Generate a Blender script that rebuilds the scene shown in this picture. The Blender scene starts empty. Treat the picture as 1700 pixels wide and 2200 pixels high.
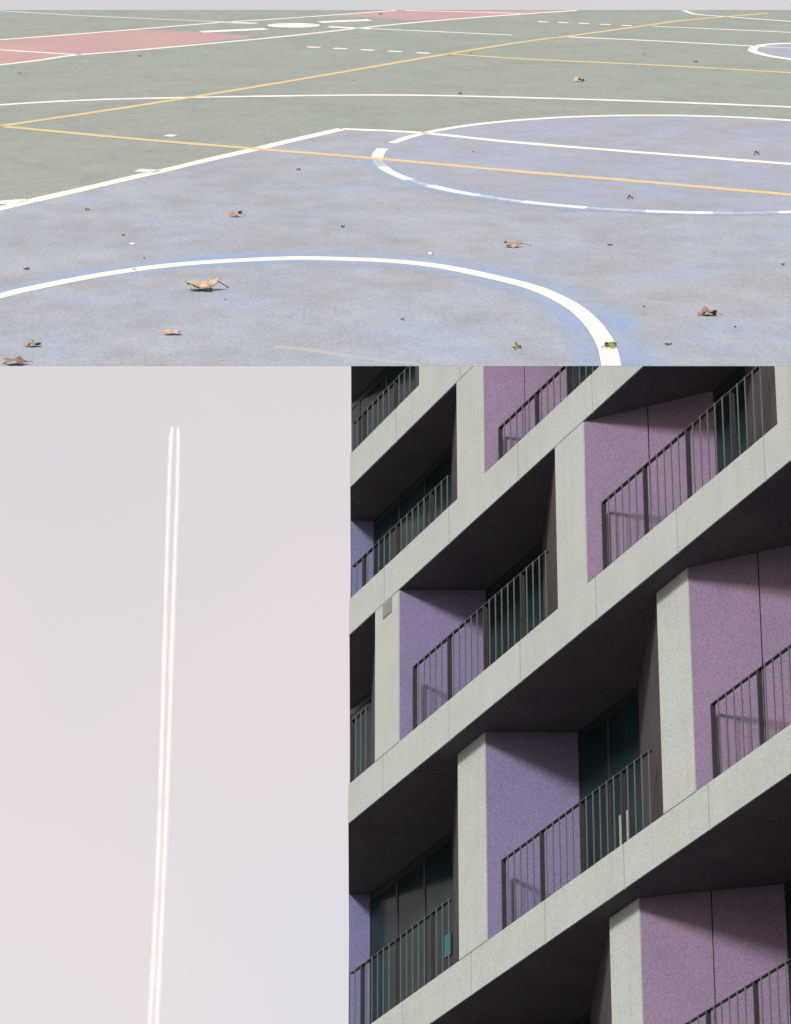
import bpy, bmesh, math, random
from mathutils import Matrix, Vector
random.seed(11)
S = bpy.context.scene
COL = S.collection

# ------------------------------------------------------------------ camera
FPX, HZ, PX, PY = 8548.5, 5327.6, 850.0, 1100.0      # focal length, horizon row, picture centre (units of a 1700 px wide frame)
PITCH = math.atan((HZ - PY) / FPX)
CAM = Vector((0, 0, 1.6))
cam = bpy.data.cameras.new('camera'); cam_o = bpy.data.objects.new('camera', cam); COL.objects.link(cam_o)
cam.sensor_fit = 'HORIZONTAL'; cam.sensor_width = 36.0; cam.lens = FPX / 1700 * 36
cam.clip_start = 0.1; cam.clip_end = 20000
cam_o.location = CAM; cam_o.rotation_euler = (math.pi / 2 + PITCH, 0, 0)
S.camera = cam_o

# ------------------------------------------------------------------ world and sun
AZ_FACADE = math.radians(-24.93)                       # compass bearing along which the facade runs away
U = Vector((-math.sin(AZ_FACADE), -math.cos(AZ_FACADE), 0)); N = Vector((-math.cos(AZ_FACADE), math.sin(AZ_FACADE), 0))
SUN_EL = math.radians(24)
h_dir = (U * 0.66 + N * 0.75).normalized()
SUN_DIR = Vector((h_dir.x * math.cos(SUN_EL), h_dir.y * math.cos(SUN_EL), math.sin(SUN_EL)))
SEED = 0.0
W = bpy.data.worlds.new('World'); S.world = W; W.use_nodes = True
nt = W.node_tree; nt.nodes.clear()
out = nt.nodes.new('ShaderNodeOutputWorld'); add = nt.nodes.new('ShaderNodeAddShader')
b1 = nt.nodes.new('ShaderNodeBackground'); b2 = nt.nodes.new('ShaderNodeBackground')
sky = nt.nodes.new('ShaderNodeTexSky'); sky.sky_type = 'NISHITA'; sky.sun_disc = False
sky.sun_elevation = SUN_EL; sky.sun_rotation = math.atan2(SUN_DIR.x, SUN_DIR.y); sky.dust_density = 3.0
b1.inputs['Strength'].default_value = 0.05
# thin, even high cloud veil over the whole sky
tc = nt.nodes.new('ShaderNodeTexCoord'); noi = nt.nodes.new('ShaderNodeTexNoise'); rmp = nt.nodes.new('ShaderNodeValToRGB')
noi.inputs['Scale'].default_value = 5; noi.inputs['Detail'].default_value = 3
rmp.color_ramp.elements[0].position = 0.3; rmp.color_ramp.elements[0].color = (0.650, 0.612, 0.572, 1)
rmp.color_ramp.elements[1].position = 0.7; rmp.color_ramp.elements[1].color = (0.84, 0.658, 0.572, 1)
b2.inputs['Strength'].default_value = 0.66
L = nt.links.new
mpw = nt.nodes.new('ShaderNodeMapping'); mpw.inputs['Location'].default_value = (SEED, 0.3, 0.1)
L(tc.outputs['Generated'], mpw.inputs['Vector']); L(mpw.outputs[0], noi.inputs['Vector']); L(noi.outputs['Fac'], rmp.inputs['Fac']); L(rmp.outputs['Color'], b2.inputs['Color'])
L(sky.outputs['Color'], b1.inputs['Color']); L(b1.outputs[0], add.inputs[0]); L(b2.outputs[0], add.inputs[1]); L(add.outputs[0], out.inputs['Surface'])
sun = bpy.data.lights.new('sun', 'SUN'); sun.energy = 4.2; sun.angle = math.radians(8); sun.color = (1.0, 0.97, 0.93)
sun_o = bpy.data.objects.new('sun', sun); COL.objects.link(sun_o); sun_o.location = (0, -20, 60)
sun_o.rotation_euler = (-SUN_DIR).to_track_quat('-Z', 'Y').to_euler()
vs = S.view_settings; vs.view_transform = 'Standard'; vs.look = 'None'; vs.exposure = 0.4; vs.gamma = 1.0; vs.use_curve_mapping = False
S.cycles.volume_bounces = 3; S.cycles.max_bounces = 8

# ------------------------------------------------------------------ helpers
def lin(r, g, b):
    f = lambda v: v / 255 / 12.92 if v / 255 <= 0.04045 else ((v / 255 + 0.055) / 1.055) ** 2.4
    return (f(r), f(g), f(b), 1)

def material(name, c1, c2=None, scale=5.0, rough=0.8, spec=0.3, speck=0.0, speck_scale=200.0, bump=0.0, stain=None, stain_scale=1.0, stretch=(1, 1, 1), stain_lo=0.52, metallic=0.0, coords='Object', streak=None, mott=0.0, mott_scale=14.0):
    m = bpy.data.materials.new(name); m.use_nodes = True
    t = m.node_tree; b = t.nodes['Principled BSDF']; l = t.links.new
    b.inputs['Roughness'].default_value = rough; b.inputs['Specular IOR Level'].default_value = spec; b.inputs['Metallic'].default_value = metallic
    tcn = t.nodes.new('ShaderNodeTexCoord'); mp = t.nodes.new('ShaderNodeMapping'); mp.inputs['Scale'].default_value = stretch; mp.inputs['Location'].default_value = (3.137, 7.373, 5.419)
    l(tcn.outputs[coords], mp.inputs['Vector'])
    def noise(sc, det=5.0, ro=0.6):
        n = t.nodes.new('ShaderNodeTexNoise'); n.inputs['Scale'].default_value = sc; n.inputs['Detail'].default_value = det; n.inputs['Roughness'].default_value = ro
        l(mp.outputs[0], n.inputs['Vector']); return n
    def mix(fac, a, bb, mode='MIX'):
        x = t.nodes.new('ShaderNodeMix'); x.data_type = 'RGBA'; x.blend_type = mode
        if isinstance(fac, float): x.inputs[0].default_value = fac
        else: l(fac, x.inputs[0])
        for s, v in ((6, a), (7, bb)):
            if isinstance(v, tuple): x.inputs[s].default_value = v
            else: l(v, x.inputs[s])
        return x.outputs[2]
    def ramp(src, lo, hi):
        r = t.nodes.new('ShaderNodeMapRange'); r.inputs[1].default_value = lo; r.inputs[2].default_value = hi; l(src, r.inputs[0]); return r.outputs[0]
    col = c1
    if c2: col = mix(ramp(noise(scale).outputs['Fac'], 0.35, 0.65), c1, c2)
    if stain: col = mix(ramp(noise(stain_scale, 6, 0.65).outputs['Fac'], stain_lo, 0.75), col, stain)
    if streak:                    # rain streaks: long in the vertical, narrow across
        m2 = t.nodes.new('ShaderNodeMapping'); m2.inputs['Scale'].default_value = (7, 7, 0.35); l(tcn.outputs[coords], m2.inputs['Vector'])
        ns = t.nodes.new('ShaderNodeTexNoise'); ns.inputs['Scale'].default_value = 1.0; ns.inputs['Detail'].default_value = 4; l(m2.outputs[0], ns.inputs['Vector'])
        col = mix(ramp(ns.outputs['Fac'], 0.5, 0.85), col, streak)
    if mott:
        n = noise(mott_scale, 6, 0.7); g = t.nodes.new('ShaderNodeCombineColor'); r2 = t.nodes.new('ShaderNodeMapRange')
        r2.inputs[1].default_value = 0.3; r2.inputs[2].default_value = 0.7; r2.inputs[3].default_value = 1 - mott; r2.inputs[4].default_value = 1 + mott; l(n.outputs['Fac'], r2.inputs[0])
        for i in range(3): l(r2.outputs[0], g.inputs[i])
        col = mix(1.0, col, g.outputs[0], 'MULTIPLY')
    if speck:
        n = noise(speck_scale, 2, 0.7); r = ramp(n.outputs['Fac'], 0.25, 0.75)
        g = t.nodes.new('ShaderNodeCombineColor'); r2 = t.nodes.new('ShaderNodeMapRange'); r2.inputs[3].default_value = 1 - speck; r2.inputs[4].default_value = 1 + speck
        l(r, r2.inputs[0])
        for i in range(3): l(r2.outputs[0], g.inputs[i])
        col = mix(1.0, col, g.outputs[0], 'MULTIPLY')
    if isinstance(col, tuple): b.inputs['Base Color'].default_value = col
    else: l(col, b.inputs['Base Color'])
    if bump:
        bn = t.nodes.new('ShaderNodeBump'); bn.inputs['Strength'].default_value = bump; bn.inputs['Distance'].default_value = 0.004
        l(noise(speck_scale * 0.6, 4).outputs['Fac'], bn.inputs['Height']); l(bn.outputs[0], b.inputs['Normal'])
    return m

def link_mesh(name, verts, faces, mat, parent=None, smooth=False):
    me = bpy.data.meshes.new(name); me.from_pydata([tuple(v) for v in verts], [], faces); me.update()
    o = bpy.data.objects.new(name, me); COL.objects.link(o)
    if mat: me.materials.append(mat)
    if parent: o.parent = parent
    if smooth:
        for p in me.polygons: p.use_smooth = True
    return o

def prism(name, plan, z0, z1, mat, parent, clip=False):
    if clip:                       # keep only what lies inside the raked end of the block
        inside = lambda p: p[0] - (-7.385 - 2.2 * p[1]); q = []
        for i in range(len(plan)):
            a, b = plan[i], plan[(i + 1) % len(plan)]; da, db_ = inside(a), inside(b)
            if da >= 0: q.append(a)
            if da * db_ < 0: t = da / (da - db_); q.append((a[0] + (b[0] - a[0]) * t, a[1] + (b[1] - a[1]) * t))
        plan = q
        if len(plan) < 3: return None
    n = len(plan)
    area = sum(plan[i][0] * plan[(i + 1) % n][1] - plan[(i + 1) % n][0] * plan[i][1] for i in range(n))
    if area < 0: plan = plan[::-1]
    v = [(x, y, z0) for x, y in plan] + [(x, y, z1) for x, y in plan]
    fc = [tuple(range(n - 1, -1, -1)), tuple(range(n, 2 * n))] + [(i, (i + 1) % n, n + (i + 1) % n, n + i) for i in range(n)]
    return link_mesh(name, v, fc, mat, parent)

def box(name, x0, x1, y0, y1, z0, z1, mat, parent, clip=False):
    return prism(name, [(x0, y0), (x1, y0), (x1, y1), (x0, y1)], z0, z1, mat, parent, clip)

def tag(o, label, cat, group=None):
    o['label'] = label; o['category'] = cat
    if group: o['group'] = group
    return o

# ------------------------------------------------------------------ materials
M = {}
M['concrete'] = material('pale concrete', (0.240, 0.260, 0.254, 1), (0.260, 0.279, 0.274, 1), 2.2, 0.85, 0.2, speck=0.30, speck_scale=62, bump=0.15, stain=(0.233, 0.250, 0.243, 1), stain_scale=0.9, streak=(0.228, 0.242, 0.23, 1))
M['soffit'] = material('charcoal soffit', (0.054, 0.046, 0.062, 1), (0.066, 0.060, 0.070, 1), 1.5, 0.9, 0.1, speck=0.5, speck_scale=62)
M['pink_wall'] = material('mauve panel', (0.121, 0.086, 0.136, 1), (0.107, 0.080, 0.136, 1), 0.9, 0.8, 0.15, speck=0.42, speck_scale=62, mott=0.05, mott_scale=3.0)
M['blue_wall'] = material('violet panel', (0.105, 0.087, 0.162, 1), (0.093, 0.084, 0.157, 1), 0.9, 0.8, 0.15, speck=0.42, speck_scale=62, mott=0.05, mott_scale=3.0)
M['slate_wall'] = material('slate violet panel', (0.083, 0.083, 0.164, 1), (0.070, 0.080, 0.149, 1), 0.9, 0.8, 0.15, speck=0.42, speck_scale=62, mott=0.05, mott_scale=3.0)
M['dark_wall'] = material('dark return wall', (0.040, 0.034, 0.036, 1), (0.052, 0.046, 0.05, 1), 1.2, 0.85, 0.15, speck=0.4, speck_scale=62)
M['glass'] = material('dark tinted glass', (0.005, 0.012, 0.014, 1), (0.009, 0.020, 0.023, 1), 0.9, 0.15, 0.09)
M['frame'] = material('black window frame', (0.012, 0.014, 0.015, 1), None, rough=0.5)
M['rail'] = material('dark steel', (0.017, 0.017, 0.019, 1), (0.022, 0.022, 0.024, 1), 6, 0.5, 0.4)
M['baluster'] = material('galvanised steel', (0.052, 0.060, 0.056, 1), (0.066, 0.073, 0.069, 1), 8, 0.5, 0.4)
M['vent'] = material('grey vent', (0.120, 0.138, 0.132, 1), None, rough=0.6)
M['bounce_ground'] = material('plaza paving', (0.26, 0.26, 0.25, 1), (0.3, 0.3, 0.29, 1), 0.5, 0.9, 0.2)  # ground out of view, made pale to bounce light up onto the soffits
M['glass_strip'] = material('pale curtain', (0.210, 0.228, 0.216, 1), (0.168, 0.186, 0.180, 1), 9, 0.9, 0.1)
M['teal'] = material('teal fabric', (0.014, 0.085, 0.095, 1), None, rough=0.9)
M['steel_leg'] = material('painted steel column', (0.32, 0.33, 0.34, 1), (0.28, 0.29, 0.3, 1), 3, 0.5, 0.4)

# ------------------------------------------------------------------ ground
g = link_mesh('ground', [(-6000, -6000, 0), (6000, -6000, 0), (6000, 6000, 0), (-6000, 6000, 0)], [(0, 1, 2, 3)], M['bounce_ground']); g['kind'] = 'structure'

# ------------------------------------------------------------------ apartment block
# local frame: x runs along the facade towards the viewer, y into the building, z up
B = bpy.data.objects.new('apartment_block', None); COL.objects.link(B)
B.location = (2.448, 46.025, 0); B.rotation_euler = (0, 0, math.atan2(U.y, U.x))
tag(B, 'grey concrete apartment block with purple recessed balconies and slim steel railings', 'building')
uL = lambda d: -7.40 - 2.2 * d        # raked end of the block
UR = 9.6
SLABS = [  # bottom, top, front depth, first joint, right end
    (30.50, 31.10, 0.0, 0.24, -1.9), (28.095, 28.645, 0.0, 0.67, UR), (25.69, 26.255, 0.0, 0.27, UR), (22.735, 23.33, 0.0, 0.235, UR),
    (19.15, 19.74, 0.3, 0.235, UR), (15.61, 16.20, 0.6, 0.235, UR)]
PITCH_J = 2.155; GAP = 0.024
for zb, zt, d, j0, ur in SLABS:
    db = d + 0.025
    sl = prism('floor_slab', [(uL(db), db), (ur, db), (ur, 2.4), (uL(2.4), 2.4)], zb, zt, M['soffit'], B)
    js = sorted(j0 + k * PITCH_J for k in range(-8, 9))
    js = [uL(d) - GAP / 2] + [j for j in js if uL(d) + 0.1 < j < ur - 0.1] + [ur + GAP / 2]
    for a, b in zip(js[:-1], js[1:]):
        lo = a + GAP / 2; hi = b - GAP / 2
        lo2 = uL(db) if a == js[0] else lo
        prism('fascia_panel', [(lo, d), (hi, d), (hi, db - 0.004), (lo2, db - 0.004)], zb, zt, M['concrete'], sl)
# core behind the balconies, down to the street
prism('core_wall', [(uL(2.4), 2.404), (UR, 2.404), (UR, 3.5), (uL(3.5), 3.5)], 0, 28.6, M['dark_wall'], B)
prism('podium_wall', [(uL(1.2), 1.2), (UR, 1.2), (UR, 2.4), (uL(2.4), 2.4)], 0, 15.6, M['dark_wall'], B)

def pillar(u0, u1, d, z0, z1, line_bottom):
    # a hairline joint always shows under the slab above; at the foot only where the photo has one
    return box('pillar', u0, u1, d, d + 0.22, z0 + (0.012 if line_bottom else 0.0), z1 - 0.012, M['concrete'], B)

def railing(u0, u1, d, z, h, first_post=True):
    y = d + 0.08
    r = box('railing', u0, u1, y - 0.025, y + 0.025, z + h - 0.014, z + h, M['rail'], B)
    n = int(round((u1 - u0) / 0.1875)); n = max(n, 1); st = (u1 - u0) / n
    if not hasattr(railing, 'bal'): railing.bal = {}
    for k in range(n + 1):
        u = u0 + k * st
        post = (k % 6 == 0) if first_post else ((n - k) % 6 == 3)
        last = k == n
        if post and not last:
            key = ('p', h)
            if key not in railing.bal: railing.bal[key] = box('railing_post', -0.009, 0.009, -0.032, 0.032, 0.0, h - 0.015, M['rail'], r); o = railing.bal[key]
            else: o = railing.bal[key].copy(); COL.objects.link(o); o.parent = r
        else:
            key = ('b', h)
            if key not in railing.bal: railing.bal[key] = box('baluster', -0.0065, 0.0065, -0.0065, 0.0065, 0.0, h - 0.002, M['baluster'], r); o = railing.bal[key]
            else: o = railing.bal[key].copy(); COL.objects.link(o); o.parent = r
        o.location = (u, y - (0.03 if not post else 0), z + 0.001)
    return r

def bay(A, Bu, d, D, zf, zc, kind, rail_h, Cu=None, Du=None, cut=False, rail=True):
    zc2 = zc - 0.004; zf2 = zf + 0.004; y1 = d + D
    C = Cu if Cu is not None else A + (1.446 if kind == 'pink' else 0.5) * D / 1.13
    Dd = Du if Du is not None else Bu - 2.6 * D / 1.13
    Dd = max(Dd, C + 0.5)
    mat = {'pink': M['pink_wall'], 'blue': M['blue_wall'], 'slate': M['slate_wall'], 'dark': M['dark_wall']}[kind]
    # coloured left wall, in one or two panels
    cuts = [0, 1] if kind != 'pink' else [0, 0.5, 1]
    w = prism('balcony_wall', [(A - 0.02, d + 0.012), (C - 0.02, y1 + 0.05), (C - 0.12, y1 + 0.05), (A - 0.12, d + 0.012)], zf2, zc2, M['frame'], B, True)
    for a, b in zip(cuts[:-1], cuts[1:]):
        a2 = a + (0.006 if a > 0 else 0.004); b2 = b - (0.006 if b < 1 else 0.0)
        p = lambda t, off: (A + (C - A) * t + off, d + 0.012 + (y1 - d - 0.012) * t)
        if w: prism('wall_panel', [p(a2, 0), p(b2, 0), p(b2, -0.018), p(a2, -0.018)], zf2, zc2, mat, w, True)
    # dark return wall on the right
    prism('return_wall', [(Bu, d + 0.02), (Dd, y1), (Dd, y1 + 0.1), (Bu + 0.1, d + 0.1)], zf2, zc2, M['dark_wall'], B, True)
    # glazed back wall
    gw = prism('glass_wall', [(C - 0.1, y1 + 0.05), (Dd + 0.1, y1 + 0.05), (Dd + 0.1, y1 + 0.1), (C - 0.1, y1 + 0.1)], zf2, zc2, M['frame'], B, True)
    n = max(2, int(round((Dd - C) / 0.95))); st = (Dd - C) / n
    for k in range(n):
        box('glass_pane', C + k * st + 0.03, C + (k + 1) * st - 0.03, y1 + 0.012, y1 + 0.03, zf2 + 0.06, zc2 - 0.12, M['glass'], gw, True)
        box('mullion', C + k * st - 0.029 + (0.03 if k == 0 else 0), C + k * st + 0.029, y1 + 0.001, y1 + 0.049, zf2 + 0.001, zc2 - 0.001, M['frame'], gw, True)
    box('head_frame', C + 0.031, Dd, y1 + 0.002, y1 + 0.048, zc2 - 0.12, zc2 - 0.002, M['frame'], gw, True)
    if rail:
        a = uL(d + 0.08) + 0.13 if cut else A + 0.36
        railing(a, Bu - 0.42, d, zf, rail_h, first_post=not cut)
    return gw

STRIP = (-2.0, -1.74, 21.12); SPOT = (-7.26, -7.08, 20.88, 21.2)
ROWS = [  # floor, ceiling, depth of front, recess depth, rail height, pillars
    dict(zf=28.645, zc=30.50, d=0.0, D=0.78, rh=0.56, pil=[(-5.0, -4.17)], bays=[(-10.2, -5.0, 'dark', True)]),
    dict(zf=26.255, zc=28.095, d=0.0, D=0.78, rh=0.57, pil=[(-3.77, -2.93), (1.93, 2.77), (7.63, 8.47)],
         bays=[(-8.62, -3.77, 'slate', True), (-2.93, 1.93, 'pink', False), (2.77, 7.63, 'blue', False)]),
    dict(zf=23.33, zc=25.69, d=0.0, D=1.13, rh=1.03, pil=[(-6.5, -5.7), (-0.81, 0.0), (4.88, 5.7)],
         bays=[(-11.2, -6.5, 'dark', True), (-5.7, -0.81, 'blue', False), (0.0, 4.88, 'pink', False), (5.7, 9.4, 'blue', False)]),
    dict(zf=19.74, zc=22.735, d=0.3, D=1.15, rh=1.03, pil=[(-4.44, -3.6), (1.28, 2.08), (6.98, 7.78)],
         bays=[(-10.35, -4.44, 'slate', True), (-3.6, 1.28, 'blue', False), (2.08, 6.98, 'pink', False)]),
    dict(zf=16.20, zc=19.15, d=0.6, D=1.4, rh=1.02, pil=[(-6.44, -5.66), (-0.74, 0.04), (4.96, 5.74)],
         bays=[(-5.66, -0.74, 'dark', False), (0.04, 4.96, 'pink', False)])]
LINED = {(-6.5), (-4.44), (1.28)}
for r in ROWS:
    d = r['d']
    for u0, u1 in r['pil']:
        p = pillar(u0, u1, d, r['zf'], r['zc'], u0 in LINED)
        if u0 == -6.5:      # small louvred vent near the head of this pillar
            v = box('vent_grille', -6.215, -5.925, d - 0.012, d - 0.001, 25.44, 25.655, M['vent'], p)
    for A, Bu, kind, cut in r['bays']:
        kw = {}
        if cut and kind == 'slate' and d == 0.3: kw = dict(Cu=-9.83, Du=-7.0)
        if cut and kind == 'slate' and d == 0.0: kw = dict(Cu=-8.27)
        if kind == 'pink' and d == 0.6: kw = dict(Cu=0.85 + 0.35)
        bay(A, Bu, d, r['D'], r['zf'], r['zc'], kind, r['rh'], cut=cut, **kw)

for gw_ in [o for o in B.children if o.name.startswith('glass_wall')]:
    zs = [v.co.z for v in gw_.data.vertices]; us = [v.co.x for v in gw_.data.vertices]
    if abs(min(zs) - 19.744) < 0.01 and -3.6 < min(us) < -2.5: box('glass_strip', STRIP[0], STRIP[1], 1.455, 1.461, 19.81, STRIP[2], M['glass_strip'], gw_)  # pale upright strip just in front of the glass
    if abs(min(zs) - 19.744) < 0.01 and min(us) < -8: box('teal_spot', SPOT[0], SPOT[1], 1.44, 1.455, SPOT[2], SPOT[3], M['teal'], gw_)  # small teal rectangle just in front of the glass

# ------------------------------------------------------------------ sports court: a sloping deck
YH, HC, K = -400.0, 1.15, 2.0          # vanishing row of the court, camera height above it, long stretch of the markings
BETA = math.atan((PY - YH) / FPX)
SL = PITCH + BETA
R_ = Vector((1, 0, 0)); D_ = Vector((0, math.cos(SL), math.sin(SL))); NK = Vector((0, -math.sin(SL), math.cos(SL)))
foot = CAM - NK * HC
MC = Matrix(((R_.x, D_.x, NK.x, foot.x), (R_.y, D_.y, NK.y, foot.y), (R_.z, D_.z, NK.z, foot.z), (0, 0, 0, 1)))
cb, sb = math.cos(BETA), math.sin(BETA)
def on_court(x, y, dz=0.0):            # surveyed point of the court surface
    yd = (y - PY) / FPX; fw = cb - sb * yd; dn = cb * yd + sb
    return ((x - PX) / FPX * (HC - dz) / dn, (HC - dz) * fw / dn)
Y0 = on_court(850, 786.5)[1]; Y1 = on_court(850, 21)[1]
ST = (1, 1 / K, 1)
M['green'] = material('green court paint', (0.152, 0.188, 0.168, 1), (0.172, 0.192, 0.180, 1), 1.6, 0.75, 0.25, speck=0.16, speck_scale=80, stain=(0.150, 0.163, 0.155, 1), stain_scale=4.0, stretch=ST, stain_lo=0.42, mott=0.07, mott_scale=9)
M['blue'] = material('blue court paint', (0.186, 0.221, 0.284, 1), (0.205, 0.229, 0.268, 1), 2.6, 0.75, 0.25, speck=0.2, speck_scale=110, stain=(0.176, 0.184, 0.196, 1), stain_scale=4.5, stretch=ST, stain_lo=0.42, mott=0.09, mott_scale=13)
M['peri'] = material('periwinkle court paint', (0.175, 0.210, 0.290, 1), (0.200, 0.224, 0.276, 1), 2.4, 0.75, 0.25, speck=0.16, speck_scale=100, stain=(0.182, 0.188, 0.205, 1), stain_scale=4.5, stretch=ST, stain_lo=0.42, mott=0.08, mott_scale=12)
M['red'] = material('red court paint', (0.266, 0.164, 0.172, 1), (0.282, 0.191, 0.193, 1), 1.6, 0.75, 0.25, speck=0.08, speck_scale=40, stretch=ST)
M['fresh'] = material('fresh blue touch-up paint', (0.150, 0.206, 0.318, 1), (0.170, 0.214, 0.296, 1), 3.0, 0.75, 0.25, speck=0.14, speck_scale=110, stain=(0.182, 0.215, 0.270, 1), stain_scale=6, stretch=ST, stain_lo=0.44, mott=0.07, mott_scale=15)
M['fresh_thin'] = material('thin blue touch-up paint', (0.166, 0.214, 0.302, 1), (0.188, 0.222, 0.282, 1), 3.0, 0.75, 0.25, speck=0.16, speck_scale=110, stain=(0.176, 0.190, 0.212, 1), stain_scale=6, stretch=ST, stain_lo=0.44, mott=0.09, mott_scale=13)
M['white'] = material('white line paint', (0.52, 0.505, 0.465, 1), (0.47, 0.46, 0.43, 1), 9, 0.7, 0.25, speck=0.1, speck_scale=150, stretch=ST, stain=(0.34, 0.345, 0.345, 1), stain_scale=16, stain_lo=0.6)
M['yellow'] = material('yellow line paint', (0.40, 0.300, 0.145, 1), (0.385, 0.315, 0.190, 1), 5, 0.7, 0.25, speck=0.12, speck_scale=120, stretch=ST, stain=(0.27, 0.25, 0.19, 1), stain_scale=14, stain_lo=0.58)
M['faded'] = material('worn white paint', (0.202, 0.235, 0.291, 1), (0.370, 0.381, 0.392, 1), 30, 0.75, 0.25, stain=(0.202, 0.235, 0.291, 1), stain_scale=14, stretch=ST)
M['ghost'] = material('old ghost line', (0.218, 0.236, 0.260, 1), (0.254, 0.266, 0.271, 1), 6, 0.75, 0.25, stretch=ST)
M['deck'] = material('deck underside', (0.3, 0.3, 0.3, 1), (0.26, 0.26, 0.26, 1), 2, 0.8)

XW = 6.0
court = link_mesh('sports_court', [(-XW, Y0, 0), (XW, Y0, 0), (XW, Y1, 0), (-XW, Y1, 0), (-XW, Y0 + 3.2, -0.3), (XW, Y0 + 3.2, -0.3), (XW, Y1 + 0.0, -0.3), (-XW, Y1, -0.3)],
                  [(0, 1, 2, 3), (7, 6, 5, 4), (0, 4, 5, 1), (1, 5, 6, 2), (2, 6, 7, 3), (3, 7, 4, 0)], M['green'])
court.matrix_world = MC; court['kind'] = 'structure'
court['label'] = 'green and blue painted sports court with white and yellow lines'
for sx in (-1, 1):
    for yy in (Y0 + 1.2, (Y0 + Y1) / 2, Y1 - 0.6):
        top = MC @ Vector((sx * 5.6, yy, -0.3))
        n = 12
        v = [(0.16 * math.cos(2 * math.pi * k / n), 0.16 * math.sin(2 * math.pi * k / n), z) for z in (0.0, top.z - 0.02) for k in range(n)]
        fc = [tuple(range(n - 1, -1, -1)), tuple(range(n, 2 * n))] + [(k, (k + 1) % n, n + (k + 1) % n, n + k) for k in range(n)]
        c = link_mesh('support_column', v, fc, M['steel_leg'], court)
        c.matrix_parent_inverse = MC.inverted(); c.location = (top.x, top.y, 0)

def sheet(name, pts, z, mat):
    bm = bmesh.new(); vs_ = [bm.verts.new((x, y, z)) for x, y in pts]
    es = [bm.edges.new((vs_[i], vs_[(i + 1) % len(vs_)])) for i in range(len(vs_))]
    bmesh.ops.triangle_fill(bm, use_beauty=True, edges=es)
    bmesh.ops.recalc_face_normals(bm, faces=bm.faces)
    for f_ in bm.faces:
        if f_.normal.z < 0: f_.normal_flip()
    me = bpy.data.meshes.new(name); bm.to_mesh(me); bm.free(); me.materials.append(mat)
    o = bpy.data.objects.new(name, me); COL.objects.link(o); o.parent = court; return o

def curve(pts, n=14):                    # smooth polyline through surveyed points
    o = []
    P = [pts[0]] + list(pts) + [pts[-1]]
    P[0] = (2 * pts[0][0] - pts[1][0], 2 * pts[0][1] - pts[1][1]); P[-1] = (2 * pts[-1][0] - pts[-2][0], 2 * pts[-1][1] - pts[-2][1])
    for i in range(1, len(P) - 2):
        for k in range(n):
            t = k / n
            o.append(tuple(0.5 * (2 * P[i][a] + (P[i + 1][a] - P[i - 1][a]) * t + (2 * P[i - 1][a] - 5 * P[i][a] + 4 * P[i + 1][a] - P[i + 2][a]) * t * t + (3 * P[i][a] - P[i - 1][a] - 3 * P[i + 1][a] + P[i + 2][a]) * t ** 3) for a in (0, 1)))
    o.append(tuple(pts[-1])); return o

def ribbon(name, pts, w, z, mat, off=0.0, rag=0.004, w2=None):
    # pts on the court; the width is measured on the unstretched court
    T = [(x, y / K) for x, y in pts]; n = len(T); v = []; ph = random.uniform(0, 6)
    for i in range(n):
        a = T[max(0, i - 1)]; b = T[min(n - 1, i + 1)]; dx, dy = b[0] - a[0], b[1] - a[1]; l_ = math.hypot(dx, dy) or 1; nx, ny = -dy / l_, dx / l_
        ww = w if w2 is None else w + (w2 - w) * i / (n - 1)
        for s in (-0.5, 0.5):
            o = off + s * ww + rag * ww * (0.6 * math.sin(i * 0.9 + s * 5 + ph) + 0.5 * math.sin(i * 0.37 + s * 9 + ph * 2) + random.uniform(-.3, .3))
            v.append((T[i][0] + nx * o, (T[i][1] + ny * o) * K, z))
    f_ = [(2 * i, 2 * i + 2, 2 * i + 3, 2 * i + 1) for i in range(n - 1)]
    o = link_mesh(name, v, f_, mat, court)
    if min(q[1] for q in v) < Y0 + 0.002:            # trim at the court's edge
        bm = bmesh.new(); bm.from_mesh(o.data)
        bmesh.ops.bisect_plane(bm, geom=bm.verts[:] + bm.edges[:] + bm.faces[:], plane_co=(0, Y0 + 0.002, 0), plane_no=(0, -1, 0), clear_outer=True)
        bm.to_mesh(o.data); bm.free()
    if o.data.polygons and o.data.polygons[0].normal.z < 0: o.data.flip_normals()
    return o

def dens(pts, n=60):
    o = []
    for a, b in zip(pts[:-1], pts[1:]):
        for k in range(n): o.append((a[0] + (b[0] - a[0]) * k / n, a[1] + (b[1] - a[1]) * k / n))
    o.append(pts[-1]); return o
oc = lambda pts, z=0.0: [on_court(x, y, z) for x, y in pts]
Z1, Z2, Z3, Z4, Z5 = 0.00015, 0.0003, 0.0005, 0.00065, 0.0008

# painted areas
B1 = [(-900, 656), (735, 276.5)]
B2 = [(735, 276.5), (905, 285), (1150, 309), (1700, 352), (2600, 425)]
pb = oc(B1 + B2[1:], Z1)
sheet('blue_paint', pb + [(pb[-1][0], Y0 + 0.003), (pb[0][0], Y0 + 0.003)], Z1, M['blue'])
cx, cy, rx, ry = 0.980, 13.530, 1.042, 1.9136     # far circle, centre and half axes on the deck
def c1(t): return (cx + rx * math.cos(t), cy + ry * math.sin(t))
sheet('circle_paint', [c1(2 * math.pi * k / 120) for k in range(120)], Z2, M['peri'])
redA = [(-700, 205), (-700, 135), (0, 85), (285, 64), (340, 64.5), (400, 67), (470, 72), (551, 78), (302, 106.5), (153, 119), (0, 139)]
sheet('red_paint', oc(redA, Z1), Z1, M['red'])
redB = [(703, 35), (775, 29), (852, 22.5), (1272, 22.5), (1150, 28), (1040, 35), (888, 43), (840, 39), (780, 36)]
sheet('red_paint', oc(redB, Z1), Z1, M['red'])
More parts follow.
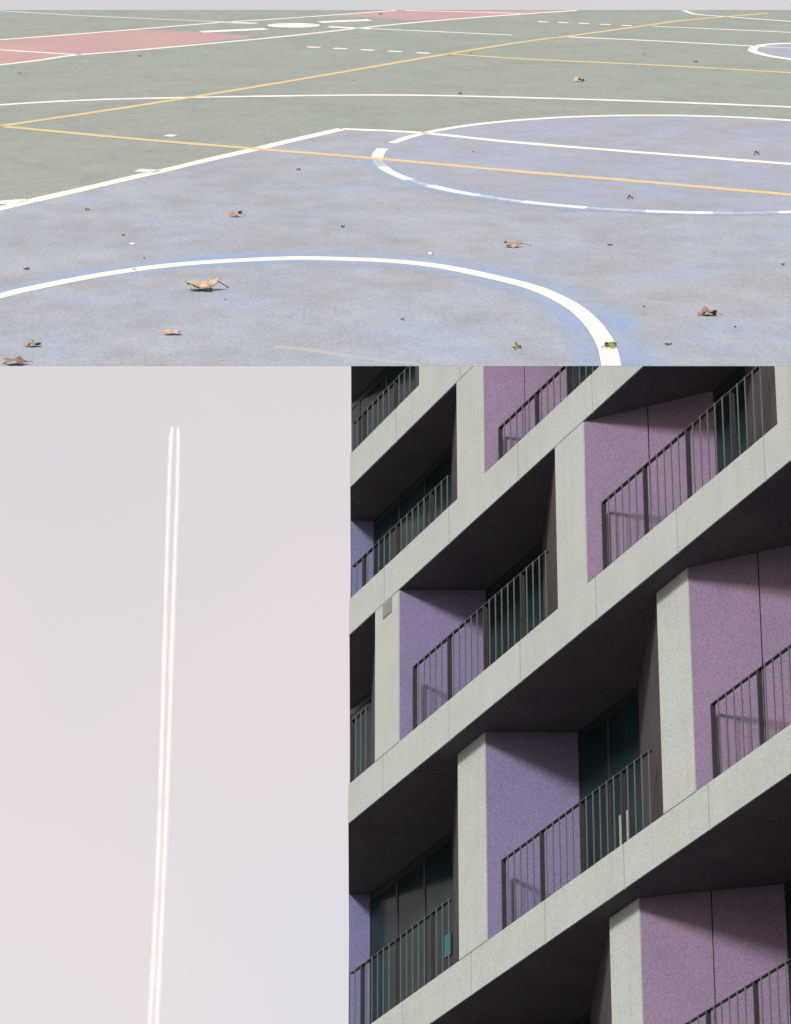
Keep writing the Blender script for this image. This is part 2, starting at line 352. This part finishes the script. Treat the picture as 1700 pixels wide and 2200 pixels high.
fc = [(1617, 106.5), (1625, 100), (1650, 95), (1700, 92.5), (1800, 92), (1800, 140), (1750, 131), (1700, 127), (1650, 119), (1622, 111)]
sheet('circle_paint', oc(fc, Z1), Z1, M['peri'])

# near circle with its fresh blue margins
C2 = [(-300, 745), (-140, 678), (0, 635), (153, 601.5), (295, 578), (427, 564), (600, 555), (692, 554.6), (834, 560), (941, 571), (1048, 592), (1150, 618.5), (1224, 653), (1271, 692), (1300, 735), (1313, 780), (1316, 830), (1312, 900)]
c2 = [p for p in oc(curve(C2, 8), Z4)]
ribbon('blue_margin', c2[16:], 0.085, Z1 + 0.00006, M['fresh_thin'], off=0.05, rag=0.05, w2=0.16)
ribbon('blue_margin', c2[26:], 0.05, Z1 + 0.0001, M['fresh_thin'], off=-0.04, rag=0.06, w2=0.12)
ribbon('blue_margin', c2[16:], 0.05, Z2, M['fresh'], off=0.035, rag=0.06, w2=0.10)
ribbon('blue_margin', c2[34:], 0.03, Z2 + 0.0001, M['fresh'], off=-0.034, rag=0.06, w2=0.085)
ribbon('white_line', (c2), 0.042, Z4, M['white'])
ribbon('ghost_line', (oc(curve([(590, 745), (667, 752), (749, 765), (834, 776), (900, 781)], 6), Z2)), 0.03, Z2, M['ghost'], w2=0.012)

# far circle: fresh upper arc, worn lower arc
def ang_of(x, y):
    p = on_court(x, y, Z4); return math.atan2((p[1] - cy) / ry, (p[0] - cx) / rx) % (2 * math.pi)
def arc(name, t0, t1, w, mat, z=Z4, rag=0.02, off=0.0):
    n = max(4, int(abs(t1 - t0) / 0.03)); return ribbon(name, [c1(t0 + (t1 - t0) * k / n) for k in range(n + 1)], w, z, mat, rag=rag, off=off)
ta = ang_of(1180, 440) 
arc('blue_margin', ang_of(830, 318), ang_of(1260, 446), 0.10, M['fresh'], Z3, 0.05)
arc('blue_margin', ang_of(1260, 446), ang_of(1690, 452), 0.075, M['fresh'], Z3, 0.05)
arc('white_line', -0.9, ang_of(850, 307), 0.037, M['white'])
arc('white_line', ang_of(838, 319), ang_of(814, 342), 0.04, M['white'])
arc('faded_line', ang_of(815, 341), ang_of(822, 358), 0.034, M['faded'])
seq = [(822, 358, 'w'), (876, 386, 'f'), (916, 399, 'w'), (1023, 420, 'f'), (1119, 434, 'w'), (1260, 446, 'f'), (1388, 454, 'w'), (1532, 457, 'f'), (1672, 454, 'w'), (1760, 448, '')]
for (xa, ya, k_), (xb, yb, _) in zip(seq[:-1], seq[1:]):
    arc('white_line' if k_ == 'w' else 'faded_line', ang_of(xa, ya), ang_of(xb, yb), 0.036 if k_ == 'w' else 0.030, M['white'] if k_ == 'w' else M['faded'], rag=0.03)

# straight and curved lines
def white(pts, w=0.042, z=Z4, smooth=True, mat='white', name='white_line', w2=None):
    ribbon(name, oc(curve(pts, 20) if smooth else dens(pts), z), w, z, M[mat], rag=0.05, w2=w2)
white(B1, 0.05, smooth=False); white(B2, 0.04)
white([(-700, 300), (-300, 250), (0, 225), (178, 215), (313, 211), (550, 206.5), (852, 203.8), (1150, 210), (1420, 218.5), (1700, 229.5), (2300, 256)], 0.04)
white([(-700, 137), (0, 85), (250, 66), (473, 48), (600, 40), (852, 22)], 0.035)
white([(-700, 215), (0, 139), (153, 119), (302, 106.6), (600, 79), (799, 57), (960, 42), (1150, 28), (1240, 22)], 0.038)
white([(0, 23), (124, 30), (195, 34), (551, 50)], 0.022); white([(799, 61), (950, 68), (1101, 75)], 0.028)
white([(-500, 76), (0, 106.6), (174, 117.5)], 0.03); white([(870, 22), (1000, 25), (1119, 28.5)], 0.03)
white([(432, 68), (572, 61.5)], 0.085, smooth=False, name='white_bar'); white([(466, 46.5), (551, 50)], 0.07, smooth=False, name='white_bar')
white([(687, 47), (795, 42.5)], 0.085, smooth=False, name='white_bar'); white([(706, 57), (799, 61.5)], 0.06, smooth=False, name='white_bar')
sheet('white_spot', oc([(631 + 57 * math.cos(2 * math.pi * k / 40), 54 + 4.8 * math.sin(2 * math.pi * k / 40)) for k in range(40)], Z4), Z4, M['white'])
white([(1221, 79), (1420, 88), (1633, 99.5), (1900, 113)], 0.035); white([(1402, 56), (1700, 69), (1900, 78)], 0.028)
white([(1470, 22), (1495, 30), (1562, 35.5), (1700, 45.5), (1900, 58)], 0.032)
ribbon('white_line', oc(curve([(1800, 92), (1700, 92.5), (1650, 95), (1625, 100), (1617, 106.5), (1622, 111), (1650, 119), (1700, 127), (1800, 141)], 8), Z4), 0.045, Z4, M['white'])
white([(1640, 100), (1700, 103), (1800, 108)], 0.028)
for x, y in [(674, 101), (731, 104), (790, 107), (849, 110), (909, 113.5)]: white([(x - 14, y - 0.7), (x + 14, y + 0.7)], 0.04, smooth=False, name='white_dash')
for x, y in [(1166, 46.6), (1210, 48), (1255, 50), (1301, 52.2), (1347, 54.5)]: white([(x - 11, y - 0.5), (x + 11, y + 0.5)], 0.04, smooth=False, name='white_dash')
white([(295, 365), (341, 368)], 0.05, smooth=False, name='white_mark'); white([(-20, 436), (58, 430.5)], 0.055, smooth=False, name='white_mark')
white([(357, 290), (376, 291.5)], 0.04, smooth=False, name='white_mark')
for pts in ([(-60, 279), (0, 270.5), (300, 226), (600, 177.5), (962, 115.5), (1150, 86), (1221, 77.5), (1384, 55), (1473, 43), (1651, 28)],
            [(0, 270.5), (280, 297), (571, 321), (817, 341), (1150, 371), (1359, 388), (1700, 418), (2300, 470)],
            [(962, 115.5), (1150, 127.5), (1420, 140), (1700, 156), (2200, 186)]):
    ribbon('yellow_line', oc(curve(pts, 20), Z5), 0.04, Z5, M['yellow'], rag=0.05)

# ------------------------------------------------------------------ dry leaves, scraps and weeds
def leaf_mat(name, c, c2): return material(name, c, c2, 25, 0.8, 0.2)
ML = [leaf_mat('tan leaf', (0.30, 0.215, 0.155, 1), (0.19, 0.13, 0.09, 1)), leaf_mat('pale leaf', (0.38, 0.29, 0.21, 1), (0.28, 0.20, 0.135, 1)),
      leaf_mat('russet leaf', (0.24, 0.14, 0.10, 1), (0.14, 0.08, 0.06, 1)), leaf_mat('dark scrap', (0.028, 0.024, 0.02, 1), (0.045, 0.035, 0.028, 1)),
      leaf_mat('white scrap', (0.75, 0.74, 0.7, 1), (0.65, 0.64, 0.6, 1))]

def leaf(px, py, wpx, mi, label, rot=0.0, curl=0.3, fold=0.35, stem=0.6, lobes=5, seed=0, group=None, name='dry_leaf', cat='leaf', tall=1.0):
    rnd = random.Random(seed * 77 + int(px))
    x, y = on_court(px, py); w = wpx * HC / ((py - YH)) ; r0 = w / 2
    n = 50; rings = 6; v = [(0, 0, 0)]; fcs = []
    for k in range(1, rings + 1):
        for i in range(n):
            a = 2 * math.pi * i / n
            lobe = 0.46 + 0.54 * abs(math.cos(lobes * a / 2 + 0.2)) ** 0.8 + 0.07 * math.cos(3 * lobes * a + seed) + 0.05 * math.sin(2 * a + seed)
            if lobes == 0: lobe = 0.7 + 0.2 * math.cos(2 * a)
            rr = r0 * (k / rings) * (lobe ** (1 if k > 2 else 0.4))
            X, Y = rr * math.cos(a), rr * math.sin(a); q = k / rings
            Z = r0 * (-0.30 * fold * q * q + 0.55 * curl * q * q * math.sin(2 * a + seed * 1.3) + 0.30 * curl * q * math.sin(lobes * a + seed * 2.1) + 0.22 * curl * q ** 3 * math.sin(3 * a + seed) + rnd.uniform(-0.04, 0.04) * q)
            v.append((X, Y, Z * tall))
    for i in range(n): fcs.append((0, 1 + i, 1 + (i + 1) % n))
    for k in range(rings - 1):
        for i in range(n):
            a = 1 + k * n + i; b = 1 + k * n + (i + 1) % n; fcs.append((a, a + n, b + n, b))
    zmin = min(p[2] for p in v); v = [(p[0], p[1], p[2] - zmin + 0.0002) for p in v]
    top = len(v)
    me_root = link_mesh(name, v, fcs, ML[mi], smooth=True)
    sol = me_root.modifiers.new('thickness', 'SOLIDIFY'); sol.thickness = r0 * 0.03; sol.offset = 1
    me_root.matrix_world = MC @ Matrix.Translation((x, y, Z5 if mi > 90 else 0.0006)) @ Matrix.Rotation(rot, 4, 'Z')
    if stem:
        base = v[1 + (rings - 1) * n + 0]; pts = [Vector(base) * 0.3 + Vector((0, 0, v[0][2] * 0.7)), Vector((r0 * 1.0, 0, base[2] * 0.6 + 0.002)), Vector((r0 * (1 + stem * 0.6), r0 * 0.12, r0 * 0.22)), Vector((r0 * (1 + stem), r0 * 0.3, 0.003))]
        rs = r0 * 0.035; sv = []; sf = []
        for k, p in enumerate(pts):
            for i in range(5): sv.append((p.x, p.y + rs * math.cos(i * 1.2566), p.z + rs * math.sin(i * 1.2566)))
        for k in range(len(pts) - 1):
            for i in range(5): sf.append((k * 5 + i, k * 5 + (i + 1) % 5, k * 5 + 5 + (i + 1) % 5, k * 5 + 5 + i))
        link_mesh('stem', sv, sf, ML[2] if mi != 3 else ML[3], me_root, smooth=True)
    tag(me_root, label, cat, group); return me_root

leaf(434, 624, 78, 1, 'largest pale tan dry leaf, spread flat with raised tips inside the near white circle', rot=0.25, curl=0.35, fold=0.5, seed=1)
leaf(505, 466, 30, 0, 'tan dry leaf on blue paint beyond the near white arc, short stem', rot=0.1, curl=0.5, fold=0.3, seed=2)
leaf(370, 719, 42, 1, 'rolled pale dry leaf without a stem inside the near white circle', rot=0.5, curl=0.35, fold=0.6, stem=0, seed=3, tall=0.8)
leaf(71, 745, 38, 0, 'small crumpled tan leaf beside the leaf at the court edge', rot=0.7, curl=0.4, fold=0.4, stem=0.4, seed=4)
leaf(32, 784, 56, 2, 'brown dry leaf lying on the very edge of the blue court', rot=0.3, curl=0.35, fold=0.4, stem=0.5, seed=5)
leaf(1101, 531, 42, 0, 'orange tan leaf with a long thin stem between the two white circles', rot=0.1, curl=0.4, fold=0.4, stem=1.1, seed=6)
leaf(1521, 678, 44, 2, 'russet crumpled leaf alone on blue paint outside the near circle', rot=-0.6, curl=0.45, fold=0.4, stem=0.5, seed=7)
leaf(1244, 175, 24, 1, 'pale folded leaf on green paint between yellow and white lines', rot=0.2, curl=0.5, fold=0.6, stem=0.0, seed=8)
leaf(1354, 427, 14, 3, 'dark shrivelled leaf scrap by the worn arc of the far circle', rot=0.4, curl=0.8, fold=0.5, stem=0.0, seed=9)
leaf(1626, 333, 14, 2, 'small reddish leaf scrap inside the far circle above its cross line', rot=0.9, curl=0.8, stem=0.3, seed=10)
leaf(284, 526, 14, 4, 'white paper scrap on blue paint beside a dark smudge', rot=0.3, curl=0.4, stem=0, seed=11, lobes=0, name='paper_scrap', cat='scrap')
leaf(927, 547, 13, 4, 'white curled paper scrap just above the near white arc', rot=0.3, curl=0.5, stem=0, seed=12, lobes=0, name='paper_scrap', cat='scrap')
leaf(1009, 117, 9, 1, 'pale leaf scrap on the far yellow line junction', rot=0.3, curl=0.6, stem=0, seed=13)
leaf(1384, 118.5, 9, 1, 'pale leaf scrap on green paint above the far yellow line', rot=0.3, curl=0.6, stem=0, seed=14)
leaf(1495, 133, 11, 3, 'flat dark leaf scrap close above the far yellow line', rot=0.1, curl=0.25, stem=0, seed=15)
leaf(758, 173, 8, 1, 'pale leaf crumb on green paint under the row of dashes', rot=0.1, curl=0.5, stem=0, seed=16)
leaf(989, 202.5, 8, 3, 'dark leaf crumb touching the long curved white line', rot=0.1, curl=0.7, stem=0, seed=17)
leaf(818, 32.5, 10, 3, 'dark leaf crumb on the far red paint', rot=0.1, curl=0.6, stem=0, seed=18)
leaf(300, 121.5, 7, 3, 'dark leaf crumb just below the near red paint', rot=0.1, curl=0.5, stem=0, seed=19)
leaf(42, 159.5, 6, 3, 'round black crumb on green paint beside a white fleck', rot=0.1, curl=0.8, stem=0, seed=20)
IN, OUT = 'tiny dark leaf crumb on grey-blue paint inside the near white circle', 'tiny dark leaf crumb on blue paint between the near and far circles'
LFT = 'tiny dark leaf crumb near the white paper scrap on blue paint'
tiny = [(737, 489, 10, 'dark pointed leaf crumb alone between the near arc and far circle', None), (865, 688, 9, IN, 'crumbs inside the near circle'), (485, 645, 5, IN, 'crumbs inside the near circle'),
        (1384, 660, 7, OUT, 'crumbs outside the near circle'), (1580, 704, 7, OUT, 'crumbs outside the near circle'), (1682, 570, 9, OUT, 'crumbs outside the near circle'), (641, 366, 9, 'small dark crumb just below the long yellow line on blue paint', None),
        (1017, 327, 5, 'speck of dark leaf inside the far circle', None), (265, 507, 8, LFT, 'crumbs by the paper scrap'), (310, 556, 6, LFT, 'crumbs by the paper scrap'), (288, 580, 7, 'dark crumb lying on the white line of the near circle', None),
        (1311, 527, 13, 'flat dark sliver of leaf outside the near circle under the worn arc', None), (1436, 741, 18, 'long flat dark sliver beside the near circle and the court edge', None), (57, 579, 18, 'long flat dark sliver just outside the near white arc', None), (188, 452, 9, 'dark crumb on blue paint close to the white boundary line', None)]
for i, (x, y, w, lab, grp) in enumerate(tiny):
    leaf(x, y, w, 3, lab, rot=random.uniform(0, 3), curl=0.25 if w > 12 else 0.6, fold=0.1 if w > 12 else 0.4, stem=0, seed=30 + i, group=grp)

MW = material('weed leaf', (0.075, 0.10, 0.012, 1), (0.19, 0.18, 0.03, 1), 40, 0.7)
def weed(px, py, wpx, n, label):
    x, y = on_court(px, py); w = wpx * HC / (py - YH)
    rnd = random.Random(int(px)); root = bpy.data.objects.new('weed_tuft', None); COL.objects.link(root)
    root.matrix_world = MC @ Matrix.Translation((x, y, 0.001)); tag(root, label, 'weed')
    for k in range(n):
        a = rnd.uniform(0, 6.28); l_ = rnd.uniform(0.006, 0.013); bx_ = rnd.uniform(-w / 2, w / 2); by_ = rnd.uniform(-0.03, 0.03); b = rnd.uniform(0.003, 0.005); hz_ = rnd.uniform(0.003, 0.011)
        ca, sa = math.cos(a), math.sin(a)
        v = [(bx_, by_, 0), (bx_ + ca * l_ * .5 - sa * b, by_ + sa * l_ * .5 + ca * b, hz_), (bx_ + ca * l_, by_ + sa * l_, hz_ * .8), (bx_ + ca * l_ * .5 + sa * b, by_ + sa * l_ * .5 - ca * b, hz_ * 1.1)]
        link_mesh('leaf_blade', v, [(0, 1, 2), (0, 2, 3)], MW, root)
weed(1311, 747, 34, 24, 'green weed tuft growing through a crack across the white line')
weed(1115, 749, 12, 8, 'small green weed sprout on grey-blue paint inside the near circle')

# fine grit: pale and dark flecks nobody could count
MG = leaf_mat('pale grit', (0.34, 0.34, 0.33, 1), (0.26, 0.26, 0.26, 1))
for nm, mat, cnt in (('pale_grit', MG, 90), ('dark_grit', ML[3], 40)):
    v = []; f_ = []
    for k in range(cnt):
        px, py = random.uniform(-60, 1760), 60 + 725 * random.random() ** 0.7; x, y = on_court(px, py); s = random.uniform(0.0006, 0.0017) * (1.6 if random.random() < 0.08 else 1)
        b = len(v); z = 0.0009
        v += [(x - s, y - s, z), (x + s, y - s * 1.3, z), (x + s * 1.2, y + s * 1.5, z), (x - s * 0.7, y + s * 2, z), (x, y, z + s * 0.5)]
        f_ += [(b, b + 1, b + 4), (b + 1, b + 2, b + 4), (b + 2, b + 3, b + 4), (b + 3, b, b + 4)]
    o = link_mesh(nm, v, f_, mat); o.matrix_world = MC; o['kind'] = 'stuff'; tag(o, ('pale' if nm[0] == 'p' else 'dark') + ' grit flecks scattered over the painted court', 'grit')

# ------------------------------------------------------------------ contrail of a steeply climbing jet, 1.3 km off
def at_alt(x, y):
    X = (x - PX) / FPX; Yd = -(y - PY) / FPX
    d = Vector((X, math.cos(PITCH) - math.sin(PITCH) * Yd, math.sin(PITCH) + math.cos(PITCH) * Yd)); return CAM + d * (1300.0 / d.y)
def vapour(name, a):                      # sunlit ice cloud: white, scattering, partly see-through
    m = bpy.data.materials.new(name); m.use_nodes = True; t = m.node_tree; t.nodes.clear(); l = t.links.new
    o = t.nodes.new('ShaderNodeOutputMaterial'); d = t.nodes.new('ShaderNodeBsdfDiffuse'); tr = t.nodes.new('ShaderNodeBsdfTransparent'); tl = t.nodes.new('ShaderNodeBsdfTranslucent')
    x = t.nodes.new('ShaderNodeMixShader'); y = t.nodes.new('ShaderNodeMixShader')
    for q in (d, tl): q.inputs['Color'].default_value = (0.93, 0.86, 0.82, 1)
    y.inputs[0].default_value = 0.15; l(d.outputs[0], y.inputs[1]); l(tl.outputs[0], y.inputs[2])
    tcx = t.nodes.new('ShaderNodeTexCoord'); nx = t.nodes.new('ShaderNodeTexNoise'); nx.inputs['Scale'].default_value = 0.09; nx.inputs['Detail'].default_value = 5
    mr = t.nodes.new('ShaderNodeMapRange'); mr.inputs[1].default_value = 0.3; mr.inputs[2].default_value = 0.7; mr.inputs[3].default_value = a * 0.45; mr.inputs[4].default_value = a * 1.45
    l(tcx.outputs['Object'], nx.inputs['Vector']); l(nx.outputs['Fac'], mr.inputs[0]); l(mr.outputs[0], x.inputs[0])
    l(tr.outputs[0], x.inputs[1]); l(y.outputs[0], x.inputs[2]); l(x.outputs[0], o.inputs['Surface']); return m
MV = [vapour('thin vapour', 0.07), vapour('middling vapour', 0.09), vapour('dense vapour', 0.10)]
trail = bpy.data.objects.new('contrail', None); COL.objects.link(trail); trail.location = at_alt(376, 918)
tag(trail, 'thin double white vapour trail crossing the pale pink sky', 'contrail')
def tube(path, rad, mat, nm):
    n = 14; v = []; f_ = []
    for k, (p, r) in enumerate(zip(path, rad)):
        t = (path[min(k + 1, len(path) - 1)] - path[max(k - 1, 0)]).normalized(); a = t.cross(Vector((0, 1, 0))).normalized(); b = a.cross(t)
        for i in range(n):
            w = 2 * math.pi * i / n; v.append(p - trail.location + a * (r * math.cos(w)) + b * (r * math.sin(w)))
    for k in range(len(path) - 1):
        for i in range(n): f_.append((k * n + i, k * n + (i + 1) % n, k * n + n + (i + 1) % n, k * n + n + i))
    m = len(path) - 1; f_ += [tuple(range(n - 1, -1, -1)), tuple(m * n + i for i in range(n))]
    bm = bmesh.new(); vv = [bm.verts.new(q) for q in v]
    for q in f_: bm.faces.new([vv[i] for i in q])
    bmesh.ops.recalc_face_normals(bm, faces=bm.faces)
    me = bpy.data.meshes.new(nm); bm.to_mesh(me); bm.free(); me.materials.append(mat)
    o = bpy.data.objects.new(nm, me); COL.objects.link(o); o.parent = trail; return o
left = [(370.5, 916), (367, 960), (363, 1060), (359, 1200), (354, 1380), (348, 1600), (341, 1820), (333, 2000), (323.5, 2180), (311, 2400), (262, 3400)]
right = [(383, 918), (383, 960), (381, 1060), (376, 1200), (370, 1380), (363, 1600), (355, 1820), (347, 2000), (338, 2180), (326, 2400), (277, 3400)]
for line in (left, right):
    path = [at_alt(x, y) for x, y in curve(line, 6)]
    npt = len(path); px_m = [FPX / (p - CAM).length for p in path]
    rad = [(2.9 + 1.3 * k / npt + 0.25 * math.sin(k * 0.6) + random.uniform(-.1, .1)) * 1.0 / q for k, q in enumerate(px_m)]
    fade = [min(1.0, 0.55 + 0.12 * k) for k in range(npt)]
    tr = tube(path, [r * 1.9 * q for r, q in zip(rad, fade)], MV[0], 'vapour_trail')
    for sc, mm in ((1.25, MV[1]), (0.7, MV[2])):
        core = tube(path, [r * sc * q for r, q in zip(rad, fade)], mm, 'trail_core'); core.parent = tr
